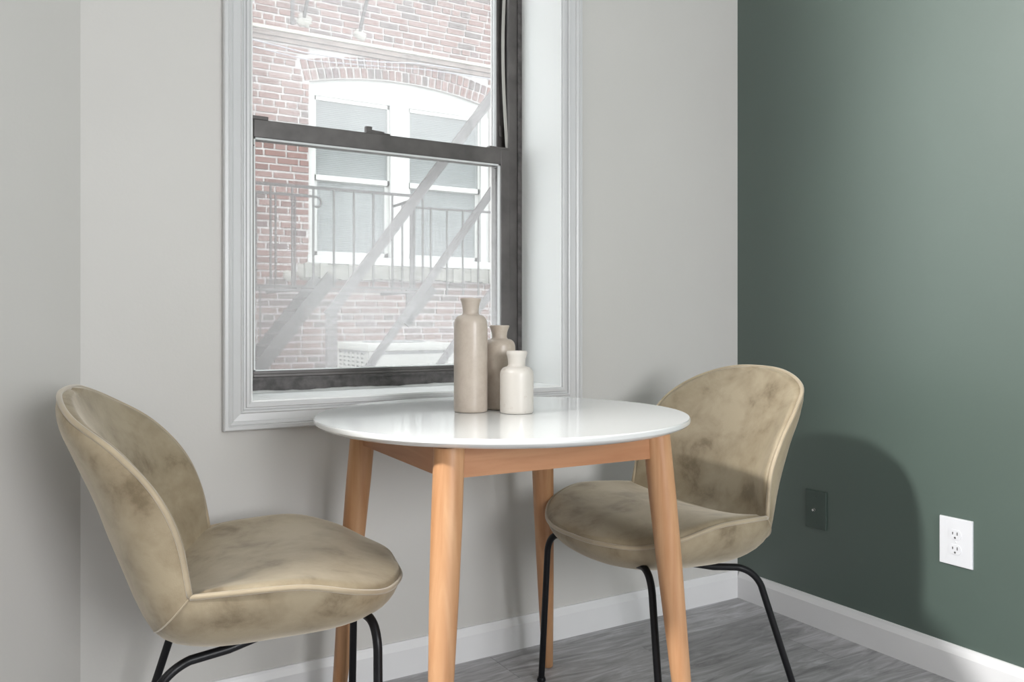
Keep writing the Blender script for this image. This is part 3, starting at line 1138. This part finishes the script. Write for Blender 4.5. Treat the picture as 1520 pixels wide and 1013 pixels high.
# ------------------------------------------------------------------ velvet chairs
BK = [(-.3533, 0, .8679), (-.3473, .1057, .8593), (-.3068, .1983, .8256), (-.2331, .2409, .7726), (-.1687, .2513, .6997), (-.1302, .2506, .6162), (-.11, .2566, .5159)]
ST = [(-.11, .2566, .5159), (-.0365, .2727, .5218), (.0801, .2823, .5241), (.1760, .2590, .4997), (.2420, .1890, .4752), (.2825, .0968, .47), (.2893, 0, .4681)]
OC = [(-.3533, .8679), (-.362, .842), (-.352, .797), (-.329, .735), (-.299, .660), (-.262, .555), (-.195, .408),
      (-.105, .366), (.040, .370), (.155, .382), (.238, .405), (.280, .440), (.2893, .4681)]
IC = [(-.3533, .8679), (-.338, .840), (-.312, .795), (-.284, .735), (-.252, .660), (-.222, .570), (-.168, .482),
      (-.080, .500), (.050, .516), (.160, .508), (.236, .492), (.277, .480), (.2893, .4681)]


def cr(pts, s, m0=None, m1=None):
    """Catmull-Rom through pts at parameter s in 0..len-1, with optional mirrored end neighbours"""
    n = len(pts)
    e = [m0 or tuple(2 * a - b for a, b in zip(pts[0], pts[1]))] + list(pts) + [m1 or tuple(2 * a - b for a, b in zip(pts[-1], pts[-2]))]
    i = min(int(s), n - 2)
    t = s - i
    a, b, c, d = e[i:i + 4]
    return tuple(.5 * (2 * q + (r_ - p) * t + (2 * p - 5 * q + 4 * r_ - s_) * t * t + (3 * q - p - 3 * r_ + s_) * t ** 3)
                 for p, q, r_, s_ in zip(a, b, c, d))


def mir(p):
    return (p[0], -p[1], p[2])


def rim(u):           # u in 0..12, 6 is the pinch between back and seat
    if u <= 6:
        return cr(BK, u, m0=mir(BK[1]))
    return cr(ST, u - 6, m1=mir(ST[-2]))


def make_chair(label):
    t = thing('velvet_chair', label, 'chair', group='velvet shell dining chairs')
    # outer shell: bowl from rim to rim
    us_ = []
    for seg in ((0, 6), (6, 12)):
        for i in range(25):
            f_ = i / 24
            us_.append(seg[0] + (seg[1] - seg[0]) * f_)
    us_.pop(25)

    def outer_row(u, nv=32):
        r_ = rim(u)
        c = cr(OC, u)
        row_ = []
        for k in range(nv + 1):
            a = math.pi * (k / nv - 0.5)
            g = (1 - math.cos(a)) ** 1.08
            row_.append((c[0] + (r_[0] - c[0]) * g, r_[1] * math.sin(a), c[1] + (r_[2] - c[1]) * g))
        return row_

    def make_shell():
        m = MB()
        m.grid([outer_row(u) for u in us_])
        return m.build('shell', VELVET, t, smooth=True, merge=2e-4)

    sh = make_shell()
    # seam down each side of the shell from the pinch
    for sgn in (0, 1):
        row_ = outer_row(6.0, 64)
        pts = row_[:20] if sgn == 0 else row_[::-1][:20]
        MB().tube(pts, 0.0016, n=6).build('seam', PIPING, sh, smooth=True)

    def pad(name, u0, u1, nu, bulge):
        rows = []
        nv = 40
        for i in range(nu + 1):
            u = u0 + (u1 - u0) * i / nu
            r_ = rim(u)
            c = cr(IC, u)
            oc = cr(OC, u)
            d = Vector((c[0] - oc[0], c[1] - oc[1]))
            d = d.normalized() if d.length > 1e-6 else Vector((0, 1))
            # fade the bulge where the pad ends (tip and crease)
            fa = min(1, i / 3.0, (nu - i) / 3.0)
            row_ = []
            for k in range(nv + 1):
                # denser near the rims
                s = math.sin(math.pi * (k / nv - 0.5))
                g = abs(s) ** 2.3
                puff = bulge * fa * (1 - abs(s) ** 34) * (0.5 + 0.5 * abs(s) ** 2)
                y = r_[1] * s * (1 - 0.012)
                row_.append((c[0] + (r_[0] - c[0]) * g + d.x * puff, y, c[1] + (r_[2] - c[1]) * g + d.y * puff))
            rows.append(row_)
        m = MB()
        m.grid(rows)
        return m.build(name, VELVET, t, smooth=True, merge=2e-4)

    back = pad('backrest', 0.0, 6.0, 44, 0.020)
    seat = pad('seat', 6.0, 12.0, 44, 0.013)
    # piping: a welt round the rim of the back and one round the rim of the seat
    n = 40
    pb = [mir(rim(6 - 6 * i / n)) for i in range(n)] + [rim(6 * i / n) for i in range(n + 1)]
    ps = [mir(rim(6 + 6 * i / n)) for i in range(n)] + [rim(12 - 6 * i / n) for i in range(n + 1)]
    MB().tube(pb, 0.0052, n=10).build('piping', PIPING, back, smooth=True)
    MB().tube(ps, 0.0052, n=10).build('piping', PIPING, seat, smooth=True)
    # bent steel legs running in under the seat
    def leg(front, sy):
        if front:
            ctl = [(.195, .075 * sy, .415), (.200, .120 * sy, .418), (.207, .165 * sy, .421), (.220, .207 * sy, .423), (.2215, .216 * sy, .372), (.219, .251 * sy, .006)]
        else:
            ctl = [(.05, .105 * sy, .396), (-.05, .135 * sy, .374), (-.118, .150 * sy, .366), (-.158, .170 * sy, .358), (-.180, .175 * sy, .315), (-.277, .213 * sy, .006)]
        pts = [Vector(ctl[0])]
        # rounded corner between the horizontal run and the leg
        P0, P1, P2, P3 = Vector(ctl[1]), Vector(ctl[2]), Vector(ctl[3]), Vector(ctl[4])
        pts += [P0, P1]
        for i in range(1, 10):
            q = i / 10
            pts.append(P1 * (1 - q) ** 2 + P2 * 2 * q * (1 - q) + P3 * q * q)
        pts += [P3, Vector(ctl[5])]
        L_ = MB().tube(pts, 0.0088, n=14).build('leg', BLACKM, t, smooth=True, angle=60)
        e = Vector(ctl[5])
        MB().lathe([(0, 0), (0.0115, 0), (0.0125, 0.004), (0.0105, 0.011), (0, 0.011)], n=16, c=(e.x, e.y, 0)).build('foot_glide', BLACKM, L_, smooth=True, angle=40)

    for fr in (True, False):
        for sy in (1, -1):
            leg(fr, sy)
    return t


c1 = make_chair('tan velvet shell chair with blotchy nap standing left of the table by the canted wall')
c2 = copy_tree(c1)
c2['label'] = 'olive tan velvet shell chair standing before the green wall, seat tucked under the table'
c1.location = (.4234, 1.7511, 0)
c1.rotation_euler = (0, 0, -.2447)
c2.location = (1.463, 1.6830, 0)
c2.rotation_euler = (0, 0, 3.1495)

# ------------------------------------------------------------------ wall plates on the green wall
op = thing('electrical_outlet', 'white oversized duplex outlet plate on the green wall', 'outlet', (GX, 1.348, 0.3845))
MB().prism([(-0.047, -0.066), (0.047, -0.066), (0.047, 0.066), (-0.047, 0.066)], 'x', -0.003, 0).build('plate_back', PLAST, op)
bx(-0.0065, -0.001, -0.0465, 0.0465, -0.066, 0.066, bevel=0.0022).build('cover_plate', PLAST, op)
for dz in (0.0205, -0.0205):
    fc = MB()
    nn = 28
    pl = []
    for k in range(nn):
        a = 2 * math.pi * k / nn
        pl.append((0.0172 * math.cos(a), max(-0.0135, min(0.0135, 0.0172 * math.sin(a))) + dz))
    fc.prism(pl, 'x', -0.0082, -0.004)
    fo = fc.build('receptacle', GREY_FACE, op)
    for yy, hh in ((-0.0065, 0.0085), (0.0065, 0.0070)):
        bx(-0.0086, -0.0070, yy - 0.0014, yy + 0.0014, dz + 0.0032 - hh / 2, dz + 0.0032 + hh / 2).build('slot', SLOT, fo)
    g = MB()
    g.prism([(0.0028 * math.cos(a), 0.0028 * math.sin(a) + dz - 0.0085) for a in [2 * math.pi * k / 12 for k in range(12)]], 'x', -0.0086, -0.0070)
    g.build('slot', SLOT, fo)
s_ = MB()
s_.prism([(0.003 * math.cos(a), 0.003 * math.sin(a)) for a in [2 * math.pi * k / 12 for k in range(12)]], 'x', -0.0075, -0.004)
s_.build('screw', GREY_FACE, op)

jk = thing('cable_jack', 'coaxial wall plate painted over in the same dark green, near the corner', 'wall plate', (GX, 1.819, 0.382))
bx(-0.006, 0, -0.0405, 0.0405, -0.062, 0.062, bevel=0.002).build('cover_plate', GREENP, jk)
cj = MB()
cj.prism([(0.0055 * math.cos(a), 0.0055 * math.sin(a)) for a in [2 * math.pi * k / 6 for k in range(6)]], 'x', -0.012, -0.005)
cj.build('connector_nut', METAL, jk)
cj = MB()
cj.prism([(0.004 * math.cos(a), 0.004 * math.sin(a)) for a in [2 * math.pi * k / 14 for k in range(14)]], 'x', -0.019, -0.011)
cj.build('connector_thread', METAL, jk)
for dz in (0.042, -0.042):
    q = MB()
    q.prism([(0.003 * math.cos(a), 0.003 * math.sin(a) + dz) for a in [2 * math.pi * k / 10 for k in range(10)]], 'x', -0.0072, -0.005)
    q.build('screw', GREENP, jk)
